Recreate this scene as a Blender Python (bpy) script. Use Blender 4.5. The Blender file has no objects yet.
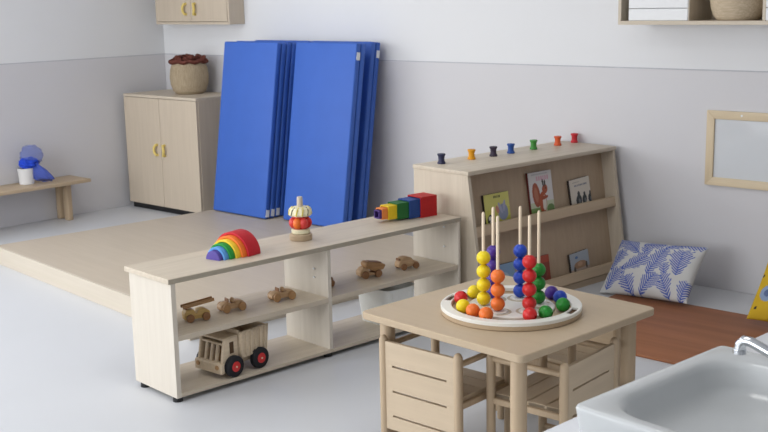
import bpy, bmesh, math, random
from mathutils import Vector, Matrix, Euler
PI = math.pi
sc = bpy.context.scene
COL = sc.collection
random.seed(7)

# ------------------------------------------------------------------ colours and materials
def lin(c):
    return tuple(((v / 255.0) / 12.92 if v / 255.0 <= 0.04045 else ((v / 255.0 + 0.055) / 1.055) ** 2.4) for v in c)

def new_mat(name):
    m = bpy.data.materials.new(name)
    m.use_nodes = True
    nt = m.node_tree
    return m, nt, nt.nodes['Principled BSDF']

def plain(name, rgb, rough=0.5, spec=0.4, var=0.04, scale=30.0, metallic=0.0, bump=0.0, bscale=200.0):
    m, nt, b = new_mat(name)
    c = lin(rgb)
    tc = nt.nodes.new('ShaderNodeTexCoord')
    nz = nt.nodes.new('ShaderNodeTexNoise'); nz.inputs['Scale'].default_value = scale; nz.inputs['Detail'].default_value = 3
    nt.links.new(tc.outputs['Object'], nz.inputs['Vector'])
    rp = nt.nodes.new('ShaderNodeValToRGB')
    rp.color_ramp.elements[0].position = 0.3; rp.color_ramp.elements[1].position = 0.7
    rp.color_ramp.elements[0].color = tuple(v * (1 - var) for v in c) + (1,)
    rp.color_ramp.elements[1].color = tuple(min(1, v * (1 + var)) for v in c) + (1,)
    nt.links.new(nz.outputs['Fac'], rp.inputs['Fac'])
    nt.links.new(rp.outputs['Color'], b.inputs['Base Color'])
    b.inputs['Roughness'].default_value = rough
    b.inputs['Specular IOR Level'].default_value = spec
    b.inputs['Metallic'].default_value = metallic
    if bump > 0:
        n2 = nt.nodes.new('ShaderNodeTexNoise'); n2.inputs['Scale'].default_value = bscale
        nt.links.new(tc.outputs['Object'], n2.inputs['Vector'])
        bp = nt.nodes.new('ShaderNodeBump'); bp.inputs['Strength'].default_value = bump; bp.inputs['Distance'].default_value = 0.002
        nt.links.new(n2.outputs['Fac'], bp.inputs['Height'])
        nt.links.new(bp.outputs['Normal'], b.inputs['Normal'])
    return m

def wood(name, rgb, axis='x', contrast=0.10, fine=26.0, rough=0.45, spec=0.35):
    """Grain running along one object axis: stretched noise, two scales."""
    m, nt, b = new_mat(name)
    c = lin(rgb)
    tc = nt.nodes.new('ShaderNodeTexCoord')
    mp = nt.nodes.new('ShaderNodeMapping')
    s = [fine, fine, fine]; s['xyz'.index(axis)] = fine * 0.05
    mp.inputs['Scale'].default_value = s
    nt.links.new(tc.outputs['Object'], mp.inputs['Vector'])
    nz = nt.nodes.new('ShaderNodeTexNoise'); nz.inputs['Scale'].default_value = 1.6; nz.inputs['Detail'].default_value = 5
    nz.inputs['Roughness'].default_value = 0.65
    nt.links.new(mp.outputs['Vector'], nz.inputs['Vector'])
    rp = nt.nodes.new('ShaderNodeValToRGB')
    rp.color_ramp.elements[0].position = 0.28; rp.color_ramp.elements[1].position = 0.72
    rp.color_ramp.elements[0].color = (c[0] * (1 - contrast), c[1] * (1 - contrast * 1.15), c[2] * (1 - contrast * 1.35), 1)
    rp.color_ramp.elements[1].color = tuple(min(1, v * (1 + contrast * 0.7)) for v in c) + (1,)
    nt.links.new(nz.outputs['Fac'], rp.inputs['Fac'])
    nt.links.new(rp.outputs['Color'], b.inputs['Base Color'])
    b.inputs['Roughness'].default_value = rough
    b.inputs['Specular IOR Level'].default_value = spec
    return m

def painted(name, rough=0.6, spec=0.3, bump=0.0):
    m, nt, b = new_mat(name)
    a = nt.nodes.new('ShaderNodeVertexColor'); a.layer_name = 'Col'
    nt.links.new(a.outputs['Color'], b.inputs['Base Color'])
    b.inputs['Roughness'].default_value = rough; b.inputs['Specular IOR Level'].default_value = spec
    if bump:
        tc = nt.nodes.new('ShaderNodeTexCoord')
        n2 = nt.nodes.new('ShaderNodeTexNoise'); n2.inputs['Scale'].default_value = 60
        nt.links.new(tc.outputs['Object'], n2.inputs['Vector'])
        bp = nt.nodes.new('ShaderNodeBump'); bp.inputs['Strength'].default_value = bump; bp.inputs['Distance'].default_value = 0.004
        nt.links.new(n2.outputs['Fac'], bp.inputs['Height']); nt.links.new(bp.outputs['Normal'], b.inputs['Normal'])
    return m

BIRCH = (205, 193, 175)
M = {}
M['birch_x'] = wood('birch along x', BIRCH, 'x')
M['birch_y'] = wood('birch along y', BIRCH, 'y')
M['birch_z'] = wood('birch along z', BIRCH, 'z', 0.09)
M['shelf_side'] = wood('pale shelf upright', (214, 206, 193), 'z', 0.06)
M['laminate_z'] = wood('pale laminate upright', (202, 188, 169), 'z', 0.06)
M['panel_z'] = wood('beech laminate panel', (184, 163, 139), 'z', 0.08)
M['panel_x'] = wood('beech laminate ledge', (200, 179, 152), 'x', 0.08)
M['platform'] = wood('platform laminate', (194, 181, 163), 'x', 0.05)
M['platform_edge'] = wood('platform front board', (206, 196, 180), 'x', 0.05)
M['table_top'] = wood('table laminate', (192, 172, 145), 'x', 0.04, 18)
M['table_edge'] = plain('table edge band', (190, 176, 152), 0.5)
M['leg_z'] = wood('beech leg', (192, 170, 142), 'z', 0.10)
M['chair_x'] = wood('chair plywood', (204, 185, 159), 'x', 0.07)
M['band'] = plain('shelf edge shade grey', (168, 159, 143), 0.5)  # darker than the birch: shade of the shelf's front edge put in colour
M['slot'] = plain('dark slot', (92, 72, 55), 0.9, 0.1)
M['bench'] = wood('bench pine', (192, 171, 142), 'y', 0.08)
M['bench_z'] = wood('bench leg pine', (192, 170, 141), 'z', 0.08)
M['toy_wood'] = wood('toy beech', (206, 172, 134), 'x', 0.14, 60)
M['toy_light'] = wood('toy maple', (216, 198, 172), 'x', 0.12, 50)
M['toy_dark'] = wood('toy walnut', (152, 112, 78), 'x', 0.18, 60)
M['toy_mid'] = wood('toy oak', (184, 144, 102), 'x', 0.16, 60)
M['toy_yellow'] = wood('toy yellow wood', (208, 176, 112), 'x', 0.14, 60)
M['frame_x'] = wood('pine frame rail', (216, 199, 169), 'x', 0.10)
M['frame_z'] = wood('pine frame stile', (214, 196, 165), 'z', 0.10)
M['black'] = plain('black plastic', (28, 28, 30), 0.5)
M['rubber'] = plain('black rubber', (34, 35, 40), 0.65, 0.3)
M['dark'] = plain('dark recess', (60, 54, 48), 0.9, 0.1)
M['yellow_plastic'] = plain('yellow handle', (226, 202, 116), 0.4)
M['mat_blue'] = plain('blue vinyl', (60, 102, 190), 0.50, 0.35, 0.03, 6.0, bump=0.05, bscale=300)
M['white'] = plain('white lacquer', (232, 233, 234), 0.35, 0.4, 0.01)
M['tag'] = plain('white cloth tag', (225, 228, 232), 0.8)
M['ceramic'] = plain('white ceramic', (208, 211, 212), 0.18, 0.5, 0.004)
M['counter'] = plain('white counter laminate', (224, 226, 230), 0.3, 0.4, 0.005)
M['chrome'] = plain('chrome', (215, 218, 222), 0.12, 0.5, 0.0, metallic=1.0)
M['rush'] = wood('woven rush', (200, 184, 160), 'x', 0.22, 90, 0.8, 0.1)
M['seagrass'] = wood('woven seagrass', (180, 165, 141), 'z', 0.28, 120, 0.8, 0.1)
M['petal'] = plain('dark red felt', (108, 64, 56), 0.9, 0.1, 0.25, 50)
M['tulle'] = plain('blue tulle', (42, 78, 205), 0.7, 0.2, 0.15, 25)
M['mat_brown'] = wood('brown floor mat', (158, 103, 70), 'x', 0.22, 10, 0.5, 0.3)
M['cover_edge'] = plain('book spine', (120, 96, 88), 0.6)
M['pages'] = plain('book pages', (225, 220, 208), 0.8, 0.1)
M['cover'] = painted('printed cover', 0.35, 0.4)
M['fern'] = painted('fern print cotton', 0.85, 0.1, 0.25)
M['yellow_print'] = painted('yellow print cotton', 0.85, 0.1, 0.25)
M['tray_white'] = plain('tray white paint', (232, 230, 222), 0.4, 0.4, 0.01)
M['tray_wood'] = wood('tray plywood', (186, 164, 136), 'x', 0.08)
M['peg'] = wood('peg beech', (232, 214, 188), 'z', 0.06)
for n, c in dict(red=(206, 40, 40), orange=(234, 116, 44), yellow=(238, 212, 28), green=(34, 132, 44), blue=(38, 74, 186),
                 purple=(74, 46, 140), pinkred=(214, 66, 62)).items():
    M['bead_' + n] = plain('bead ' + n, c, 0.38, 0.4, 0.06, 60)
for n, c in dict(red=(196, 36, 48), orange=(240, 124, 50), yellow=(242, 206, 60), green=(40, 148, 66), blue=(98, 160, 224),
                 violet=(92, 78, 158)).items():
    M['arch_' + n] = plain('arch ' + n, c, 0.6, 0.3, 0.06, 40)
for n, c in dict(red=(186, 34, 36), navy=(40, 72, 138), green=(38, 106, 50), yellow=(232, 198, 40), orange=(232, 138, 70),
                 violet=(84, 62, 132)).items():
    M['cube_' + n] = plain('cube ' + n, c, 0.55, 0.3, 0.06, 40)
for n, c in dict(navy=(44, 46, 76), amber=(228, 158, 28), plum=(58, 48, 66), blue=(44, 82, 156), green=(66, 140, 60), orange=(222, 96, 52),
                 red=(206, 48, 58)).items():
    M['spool_' + n] = plain('spool ' + n, c, 0.45, 0.35, 0.06, 50)
M['rattle_red'] = plain('rattle red', (206, 40, 40), 0.4)
M['rattle_cream'] = plain('rattle cream', (232, 224, 190), 0.5)
M['rattle_stripe'] = plain('rattle dark stripe', (80, 84, 70), 0.5)
M['rattle_yellow'] = plain('rattle yellow stripe', (220, 200, 60), 0.5)
M['hub_red'] = plain('red hub', (206, 48, 48), 0.45)
# translucent white plastic
m, nt, b = new_mat('milky plastic')
b.inputs['Base Color'].default_value = lin((244, 245, 241)) + (1,)
b.inputs['Roughness'].default_value = 0.35
b.inputs['Transmission Weight'].default_value = 0.0
b.inputs['IOR'].default_value = 1.2
M['milky'] = m
# sheer tulle
m, nt, b = new_mat('sheer tulle')
b.inputs['Base Color'].default_value = lin((70, 100, 208)) + (1,)
b.inputs['Alpha'].default_value = 0.62; b.inputs['Roughness'].default_value = 0.8
M['sheer'] = m
m, nt, b = new_mat('airy tulle')
b.inputs['Base Color'].default_value = lin((110, 130, 205)) + (1,)
b.inputs['Alpha'].default_value = 0.40; b.inputs['Roughness'].default_value = 0.8
M['airy'] = m
# glazing of the picture frame
m, nt, b = new_mat('picture glass')
b.inputs['Base Color'].default_value = lin((214, 218, 222)) + (1,); b.inputs['Roughness'].default_value = 0.06
b.inputs['Specular IOR Level'].default_value = 0.6
M['glazed_card'] = m
# walls and floor
M['wall_upper'] = plain('wall white paint', (228, 229, 231), 0.75, 0.2, 0.006, 3, bump=0.02, bscale=120)
M['wall_lower'] = plain('wall grey wainscot', (211, 210, 213), 0.5, 0.3, 0.006, 3)
M['seam'] = plain('seam shadow strip', (188, 189, 195), 0.8, 0.1)
M['ceiling'] = plain('ceiling white', (235, 235, 235), 0.9, 0.1, 0.005, 3)
M['floor'] = plain('pale vinyl floor', (208, 210, 214), 0.42, 0.35, 0.010, 1.5)

# ------------------------------------------------------------------ mesh builder
class MB:
    def __init__(s): s.bm = bmesh.new()
    def _add(s, b2, mat=None):
        if mat is not None: bmesh.ops.transform(b2, matrix=mat, verts=b2.verts)
        me = bpy.data.meshes.new('tmp'); b2.to_mesh(me); b2.free()
        s.bm.from_mesh(me); bpy.data.meshes.remove(me); return s
    def box(s, x0, x1, y0, y1, z0, z1, bev=0.0, seg=2, mat=None):
        b = bmesh.new()
        bmesh.ops.create_cube(b, size=1.0, matrix=Matrix.Translation(((x0 + x1) / 2, (y0 + y1) / 2, (z0 + z1) / 2)) @ Matrix.Diagonal((abs(x1 - x0), abs(y1 - y0), abs(z1 - z0), 1)))
        if bev > 0: bmesh.ops.bevel(b, geom=list(b.edges), offset=bev, segments=seg, profile=0.5, affect='EDGES')
        return s._add(b, mat)
    def cyl(s, p0, p1, r0, r1=None, n=24, bev=0.0):
        r1 = r0 if r1 is None else r1
        p0, p1 = Vector(p0), Vector(p1); d = p1 - p0; L = d.length
        if bev > 0: prof = [(0, 0), (r0 - bev, 0), (r0 - bev * .3, bev * .3), (r0, bev), (r1, L - bev), (r1 - bev * .3, L - bev * .3), (r1 - bev, L), (0, L)]
        else: prof = [(0, 0), (r0, 0), (r1, L), (0, L)]
        return s.lathe(prof, n, Matrix.Translation(p0) @ d.to_track_quat('Z', 'Y').to_matrix().to_4x4())
    def lathe(s, prof, n=32, mat=None, a0=0.0, a1=None, fn=None):
        b = bmesh.new(); full = a1 is None
        cnt = n if full else n + 1
        rings = []
        for r, z in prof:
            if r <= 1e-6: rings.append([b.verts.new((0, 0, z))]); continue
            ring = []
            for i in range(cnt):
                a = a0 + (2 * PI if full else a1 - a0) * i / n
                rr, zz = (r, z) if fn is None else fn(r, z, a)
                ring.append(b.verts.new((rr * math.cos(a), rr * math.sin(a), zz)))
            rings.append(ring)
        for A, B in zip(rings, rings[1:]):
            for i in range(n):
                j = (i + 1) % cnt
                if len(A) == 1 and len(B) == 1: continue
                if len(A) == 1: b.faces.new((A[0], B[j], B[i]))
                elif len(B) == 1: b.faces.new((A[i], A[j], B[0]))
                else: b.faces.new((A[i], A[j], B[j], B[i]))
        bmesh.ops.recalc_face_normals(b, faces=b.faces)
        return s._add(b, mat)
    def prism(s, pts, d, mat=None, bev=0.0, holes=None):
        """polygon in XZ extruded from y=0 to y=d"""
        b = bmesh.new()
        vs = [b.verts.new((x, 0, z)) for x, z in pts]
        f = b.faces.new(vs)
        r = bmesh.ops.extrude_face_region(b, geom=[f])
        bmesh.ops.translate(b, vec=(0, d, 0), verts=[v for v in r['geom'] if isinstance(v, bmesh.types.BMVert)])
        bmesh.ops.recalc_face_normals(b, faces=b.faces)
        if bev > 0: bmesh.ops.bevel(b, geom=list(b.edges), offset=bev, segments=2, profile=0.5, affect='EDGES')
        return s._add(b, mat)
    def sphere(s, c, r, n=24, sz=1.0):
        b = bmesh.new()
        bmesh.ops.create_uvsphere(b, u_segments=n, v_segments=n // 2 + 2, radius=r, matrix=Matrix.Translation(c) @ Matrix.Diagonal((1, 1, sz, 1)))
        return s._add(b)
    def tube(s, pts, r, n=12, cap=True):
        b = bmesh.new(); pts = [Vector(p) for p in pts]
        rs = r if isinstance(r, (list, tuple)) else [r] * len(pts)
        t = (pts[1] - pts[0]).normalized()
        ref = Vector((0, 0, 1)) if abs(t.z) < .9 else Vector((1, 0, 0))
        nv = t.cross(ref).normalized(); rings = []
        for i, p in enumerate(pts):
            t = (pts[min(i + 1, len(pts) - 1)] - pts[max(i - 1, 0)]).normalized()
            nv = (nv - t * nv.dot(t)).normalized(); bv = t.cross(nv)
            rings.append([b.verts.new(p + (nv * math.cos(2 * PI * k / n) + bv * math.sin(2 * PI * k / n)) * rs[i]) for k in range(n)])
        for A, B in zip(rings, rings[1:]):
            for k in range(n): b.faces.new((A[k], A[(k + 1) % n], B[(k + 1) % n], B[k]))
        if cap: b.faces.new(rings[0][::-1]); b.faces.new(rings[-1])
        bmesh.ops.recalc_face_normals(b, faces=b.faces)
        return s._add(b)
    def loft(s, rings, cap0=True, cap1=True, closed=True):
        b = bmesh.new(); V = [[b.verts.new(p) for p in r] for r in rings]; n = len(V[0])
        for A, B in zip(V, V[1:]):
            for k in range(n if closed else n - 1): b.faces.new((A[k], A[(k + 1) % n], B[(k + 1) % n], B[k]))
        if cap0: b.faces.new(V[0][::-1])
        if cap1: b.faces.new(V[-1])
        bmesh.ops.recalc_face_normals(b, faces=b.faces)
        return s._add(b)
    def build(s, name, mat, parent=None, loc=(0, 0, 0), rot=(0, 0, 0), smooth=35):
        me = bpy.data.meshes.new(name); s.bm.to_mesh(me); s.bm.free()
        me.materials.append(mat)
        if smooth:
            me.shade_smooth(); me.set_sharp_from_angle(angle=math.radians(smooth))
        o = bpy.data.objects.new(name, me); COL.objects.link(o)
        o.location = loc; o.rotation_euler = rot
        if parent is not None: o.parent = parent
        return o

def tag(o, label, cat, group=None, kind=None):
    o['label'] = label; o['category'] = cat
    if group: o['group'] = group
    if kind: o['kind'] = kind
    return o
def thing(name, label, cat, loc=(0, 0, 0), rz=0.0, group=None, rot=None):
    o = bpy.data.objects.new(name, None); COL.objects.link(o); o.empty_display_size = 0.05
    o.location = loc; o.rotation_euler = rot if rot else (0, 0, rz)
    return tag(o, label, cat, group)
def struct(o): o['kind'] = 'structure'; return o
def copy_tree(o, parent=None):
    c = o.copy(); COL.objects.link(c)
    if parent is not None: c.parent = parent
    for ch in list(o.children): copy_tree(ch, c)
    return c
def rrect(x0, x1, y0, y1, r, z, n=6):
    pts = []
    for cx, cy, a in ((x1 - r, y1 - r, 0), (x0 + r, y1 - r, 90), (x0 + r, y0 + r, 180), (x1 - r, y0 + r, 270)):
        for i in range(n + 1):
            t = math.radians(a + 90 * i / n); pts.append((cx + r * math.cos(t), cy + r * math.sin(t), z))
    return pts
def setcol(me, cols):
    a = me.color_attributes.new('Col', 'FLOAT_COLOR', 'POINT')
    flat = []
    for c in cols: flat += [c[0], c[1], c[2], 1.0]
    a.data.foreach_set('color', flat)

def frame(origin, deg):
    """place points of a local frame (x along, y back) in the room"""
    a = math.radians(deg); c, s = math.cos(a), math.sin(a)
    return lambda x, y, z=0.0: Vector((origin[0] + c * x - s * y, origin[1] + s * x + c * y, origin[2] + z))

# ------------------------------------------------------------------ the room
XL, YB, SEAM, HC = -7.415, 5.55, 1.178, 2.75
struct(MB().box(XL - .1, 3.2, -3.2, YB + .1, -.06, 0).build('floor', M['floor'], smooth=0))
struct(MB().box(XL - .1, 3.2, -3.2, YB + .1, HC, HC + .06).build('ceiling', M['ceiling'], smooth=0))
struct(MB().box(XL - .1, 3.2, YB, YB + .1, 0, HC).build('wall_back', M['wall_upper'], smooth=0))
LY0, LY1, LZ0, LZ1 = -2.4, 3.0, .85, 2.45
b = MB().box(XL - .1, XL, -3.2, LY0, 0, HC).box(XL - .1, XL, LY1, YB, 0, HC).box(XL - .1, XL, LY0, LY1, 0, LZ0).box(XL - .1, XL, LY0, LY1, LZ1, HC)
struct(b.build('wall_left', M['wall_upper'], smooth=0))
b = MB()
for k in range(5):
    y = LY0 + (LY1 - LY0 - .06) * k / 4; b.box(XL - .08, XL - .02, y, y + .06, LZ0, LZ1)
b.box(XL - .08, XL - .02, LY0, LY1, LZ0, LZ0 + .06).box(XL - .08, XL - .02, LY0, LY1, LZ1 - .06, LZ1)
struct(b.build('window_2', M['white'], smooth=0))
XR, YF = 3.1, -3.0
struct(MB().box(XR, XR + .1, YF, YB, 0, HC).build('wall_right', M['wall_upper'], smooth=0))
WX0, WX1, WZ0, WZ1 = -6.9, -2.4, .75, 2.45
b = MB().box(XL, WX0, YF - .1, YF, 0, HC).box(WX1, XR, YF - .1, YF, 0, HC).box(WX0, WX1, YF - .1, YF, 0, WZ0).box(WX0, WX1, YF - .1, YF, WZ1, HC)
struct(b.build('wall_front', M['wall_upper'], smooth=0))
b = MB()
for k in range(5):
    x = WX0 + (WX1 - WX0 - .06) * k / 4; b.box(x, x + .06, YF - .08, YF - .02, WZ0, WZ1)
b.box(WX0, WX1, YF - .08, YF - .02, WZ0, WZ0 + .06).box(WX0, WX1, YF - .08, YF - .02, WZ1 - .06, WZ1)
struct(b.build('window_1', M['white'], smooth=0))
struct(MB().box(XL, 3.2, YB - .006, YB, 0, SEAM, .002, 1).build('trim_1', M['wall_lower'], smooth=0))
struct(MB().box(XL, XL + .006, 3.05, YB - .006, 0, SEAM, .002, 1).build('trim_2', M['wall_lower'], smooth=0))
struct(MB().box(XL + .006, 3.2, YB - .004, YB, SEAM, SEAM + .006).build('seam_shadow_back', M['seam'], smooth=0))  # thin grey strip paints the shadow line of the wainscot seam
struct(MB().box(XL, XL + .004, 3.05, YB - .004, SEAM, SEAM + .006).build('seam_shadow_left', M['seam'], smooth=0))  # same painted shadow line along the left wall

# ------------------------------------------------------------------ cupboard in the corner
def loop_handle(parent, x, y, z, side):
    # an ear-shaped pull standing off the door
    pts = [(x, y, z + .040), (x, y - .018, z + .038), (x + side * .012, y - .024, z + .02), (x + side * .016, y - .024, z), (x + side * .012, y - .024, z - .02), (x, y - .018, z - .038), (x, y, z - .040)]
    return MB().tube(pts, .0105, 12).build('handle', M['yellow_plastic'], parent)

c0 = thing('cupboard', 'tall pale two door cupboard standing in the corner with a basket on top', 'cupboard', (-7.345, 5.075, 0))
W_, D_, H_ = .90, .445, .90
b = MB()
b.box(0, .018, .02, D_, .045, H_ - .02, .001, 1).box(W_ - .018, W_, .02, D_, .045, H_ - .02, .001, 1)
b.box(.018, W_ - .018, .02, D_, .045, .065).box(.018, W_ - .018, D_ - .01, D_, .065, H_ - .02)
b.build('carcass', M['laminate_z'], c0)
MB().box(0, W_, 0, D_, H_ - .02, H_, .0015, 1).build('top', M['birch_x'], c0)
MB().box(.006, W_ - .006, .03, D_ - .02, 0, .045).build('plinth', M['black'], c0)
for k, (x0, x1) in enumerate(((.003, W_ / 2 - .002), (W_ / 2 + .002, W_ - .003))):
    d = MB().box(x0, x1, 0, .018, .047, H_ - .023, .0015, 1).build('door', M['laminate_z'], c0)
    loop_handle(d, W_ / 2 + (-.045 if k == 0 else .045), 0, .487, -1 if k == 0 else 1)

c1 = thing('wall_cabinet', 'pale two door cabinet hung on the wall above the corner cupboard', 'cabinet', (-7.30, 5.40, 1.422))
W2, D2, H2 = .888, .149, .60
b = MB()
b.box(0, .018, .0, D2, 0, H2, .001, 1).box(W2 - .018, W2, 0, D2, 0, H2, .001, 1)
b.box(.018, W2 - .018, .0, D2, 0, .018).box(.018, W2 - .018, 0, D2, H2 - .018, H2).box(.018, W2 - .018, D2 - .01, D2, .018, H2 - .018)
b.build('carcass', M['laminate_z'], c1)
for k, (x0, x1) in enumerate(((.02, W2 / 2 - .002), (W2 / 2 + .002, W2 - .02))):
    d = MB().box(x0, x1, -.004, .016, .021, H2 - .021, .0015, 1).build('door', M['laminate_z'], c1)
    loop_handle(d, W2 / 2 + (-.055 if k == 0 else .055), -.004, .115, -1 if k == 0 else 1)

# basket with ruffled dark red top
bk = thing('lidded_basket', 'round woven basket with ruffled dark red top on the corner cupboard', 'basket', (-6.85, 5.345, .90))
bk.scale = (1.03, 1.03, 1.16)
nrow = 26
prof = []
ctrl = [(0, .098), (.02, .122), (.06, .138), (.11, .144), (.16, .138), (.205, .122)]
def interp(t, C):
    for (z0, r0), (z1, r1) in zip(C, C[1:]):
        if z0 <= t <= z1: return r0 + (r1 - r0) * (t - z0) / (z1 - z0)
    return C[-1][1]
for i in range(nrow * 2 + 1):
    z = .205 * i / (nrow * 2); prof.append((interp(z, ctrl) + (.0016 if i % 2 else -.0012), z))
prof = [(0, 0)] + prof + [(.112, .205), (.108, .19), (0, .19)]
MB().lathe(prof, 64, fn=lambda r, z, a: (r + .0018 * math.sin(32 * a + (PI if int(z * 128) % 2 else 0)), z)).build('basket_body', M['seagrass'], bk, smooth=60)
b = MB()
for k in range(30):
    a = k * 2.399; rr = .125 * math.sqrt((k + .5) / 30)
    c = Vector((rr * math.cos(a), rr * math.sin(a), .205 + .018 * math.cos(k * 1.7) + .012))
    b.lathe([(0, -.012), (.018, -.006), (.026, .006), (.022, .015), (.010, .012), (0, .008)], 9, Matrix.Translation(c) @ Euler((.6 * math.sin(k * 2.1), .6 * math.cos(k * 1.3), k)).to_matrix().to_4x4())
b.lathe([(.10, .195), (.135, .2), (.148, .212), (.14, .224), (.10, .222)], 40, fn=lambda r, z, a: (r + .006 * math.sin(13 * a), z + .005 * math.sin(9 * a + 1)))
b.build('ruffled_top', M['petal'], bk)

# ------------------------------------------------------------------ bench, bucket and tulle
bn = thing('bench', 'low pale wooden bench against the left wall', 'bench', (-7.115, 2.97, 0))
MB().box(-.285, 0, 0, 1.615, .290, .315, .003, 2).build('seat', M['bench'], bn)
for y in (.12, 1.50):
    for x, w in ((-.065 - .09, .06), (-.262, .05)):
        MB().box(x - w / 2, x + w / 2, y - .022, y + .022, 0, .290, .010, 3).build('leg', M['bench_z'], bn)
    MB().box(-.235, -.185, y - .012, y + .012, .245, .290, .002, 1).build('stretcher', M['bench'], bn)
bu = tag(MB().lathe([(0, 0), (.048, 0), (.052, .004), (.060, .116), (.062, .120), (.059, .120), (.050, .008), (0, .008)], 36).build('bucket', M['white'], None, (-7.29, 4.16, .315)),
         'small white round pot on the low bench under blue netting', 'pot')
tu = thing('tulle_scarf', 'bundle of sheer blue netting spilling over the white pot', 'scarf', (-7.29, 4.16, .315))
def knot(seed, c, r, sq, amp):
    b = bmesh.new(); bmesh.ops.create_icosphere(b, subdivisions=4, radius=1.0)
    for v in b.verts:
        n = v.co.normalized()
        k = 1 + amp * (math.sin(n.x * 7 + seed) * math.sin(n.y * 6 + seed * 2) + .6 * math.sin(n.z * 11 + n.x * 5) + .3 * math.sin(n.y * 19 + n.z * 13))
        v.co = Vector((n.x * r * k, n.y * r * 1.15 * k, n.z * r * sq * k)) + Vector(c)
    return b
m1 = MB(); m1._add(knot(1.0, (.012, .02, .152), .062, .70, .12)); m1.build('gathered_netting', M['tulle'], tu)
def drape(pts, rx, rz, seed):
    rings = []
    for i, (px, py, pz) in enumerate(pts):
        ring = []
        for k in range(48):
            a = 2 * PI * k / 48; f = 1 + .13 * math.sin(a * 7 + seed + i * .25) + .07 * math.sin(a * 13 + i * .6)
            ring.append((px + rx[i] * .55 * math.cos(a) * f, py + rx[i] * math.cos(a + .5) * f, pz + rz[i] * math.sin(a) * f))
        rings.append(ring)
    return rings
m1 = MB(); m1.loft(drape([(.030, .010, .150), (.045, .030, .135), (.060, .050, .110), (.070, .066, .080), (.078, .082, .052), (.080, .092, .030)], [.028, .040, .048, .055, .060, .058], [.022, .030, .040, .045, .040, .020], 1.0))
m1.build('hanging_netting', M['sheer'], tu, smooth=180)
m1 = MB(); m1._add(knot(2.6, (-.01, .055, .200), .070, 1.10, .10)); m1.build('sheer_fold', M['airy'], tu)

# ------------------------------------------------------------------ platform
pl = thing('platform', 'wide low pale wooden play platform on the floor under the blue mats', 'platform', (-6.42, 3.40, 0), math.radians(-6.4))
MB().box(0, 2.30, .018, 2.0, .09, .11, .001, 1).build('deck', M['platform'], pl)
b = MB().box(0, .018, .018, 2.0, 0, .09).box(2.282, 2.30, .018, 2.0, 0, .09).box(.018, 2.282, 1.982, 2.0, 0, .09)
b.build('side_board', M['platform_edge'], pl)
MB().box(0, 2.30, 0, .018, 0, .11, .001, 1).build('front_board', M['platform_edge'], pl)

# ------------------------------------------------------------------ folded gym mats
TILT = math.radians(8.6); PT = .047
def folded_mat(x, y, w, label, tagpos, zrot=-.6, n=4):
    t = thing('folded_mat', label, 'gym mat', (x, y, .11), group='blue folding gym mats leaning on the wall', rot=(-TILT, 0, math.radians(zrot)))
    tt = math.tan(TILT)
    for k in range(n):
        z0 = (k + 1) * PT * tt
        MB().box(0, w, k * PT + .001, (k + 1) * PT - .004, z0, z0 + 1.208 - .004 * k, .011, 4).build('panel', M['mat_blue'], t)
    for k in range(n - 1):      # cloth hinges alternate top / bottom
        z0 = (k + 1) * PT * tt
        if k % 2 == 0: MB().box(.01, w - .01, k * PT + .01, (k + 2) * PT - .01, z0 + 1.198, z0 + 1.209, .003, 1).build('hinge', M['mat_blue'], t)
    for k, top in tagpos:
        z0 = (k + 1) * PT * tt + (1.10 if top else .012)
        MB().box(w - .001, w + .002, k * PT + .009, (k + 1) * PT - .009, z0, z0 + .05).build('label_tag', M['tag'], t)
    return t
folded_mat(-6.205, 4.985, .565, 'blue folded gym mat leaning at front left, beside the corner cupboard', [(0, False), (1, False), (2, False)])
folded_mat(-5.53, 5.045, .575, 'blue folded gym mat leaning at front right, its wide face clear of the others', [(0, True)], n=2)
folded_mat(-6.165, 5.235, .565, 'blue folded gym mat against the wall behind the front left mat', [], n=2)
folded_mat(-5.575, 5.235, .575, 'blue folded gym mat against the wall behind the front right mat', [(1, True)], n=2)

# ------------------------------------------------------------------ low open shelf
SHO, SHA = (-3.496, 2.568, 0.0), 84.85
SH = frame(SHO, SHA)
sh = thing('low_shelf', 'long low open backed toy shelf with rainbow and blocks on top', 'shelf', SHO, math.radians(SHA))
SL, SD = 1.685, .343
MB().box(0, SL, .0015, SD, .498, .52, .002, 1).build('top', M['birch_x'], sh)
MB().box(.001, SL - .001, 0, .0015, .4995, .5185).build('shaded_edge', M['band'], sh, smooth=0)  # thin strip painting the shade on the top's front edge
for x in (.0, SL - .022): MB().box(x + (.012 if x == 0 else .004), x + .022 + (.012 if x == 0 else -.004), .004, SD - .016, .020, .498, .001, 1).build('side_panel', M['shelf_side'], sh)
MB().box(.822, .842, .006, SD - .018, .037, .498, .001, 1).build('divider', M['shelf_side'], sh)
MB().box(.034, SL - .026, .004, SD - .016, .021, .037, .001, 1).build('bottom_board', M['birch_x'], sh)
for x0, x1 in ((.034, .822), (.842, SL - .026)): MB().box(x0, x1, .005, SD - .018, .257, .279, .001, 1).build('middle_shelf', M['birch_x'], sh)
for x in (.012, .81, SL - .05):
    for y in (.032, SD - .06): MB().cyl((x + .02, y, 0), (x + .02, y, .0205), .021, .020, 16).build('foot', M['black'], sh)
for x, z in ((.807, .40), (.807, .36), (SL - .034, .46), (SL - .034, .36)):
    MB().cyl((x + .009, .10, z), (x + .0155, .10, z), .005, .005, 10).build('shelf_pin', M['white'], sh)

ST = .52
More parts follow.
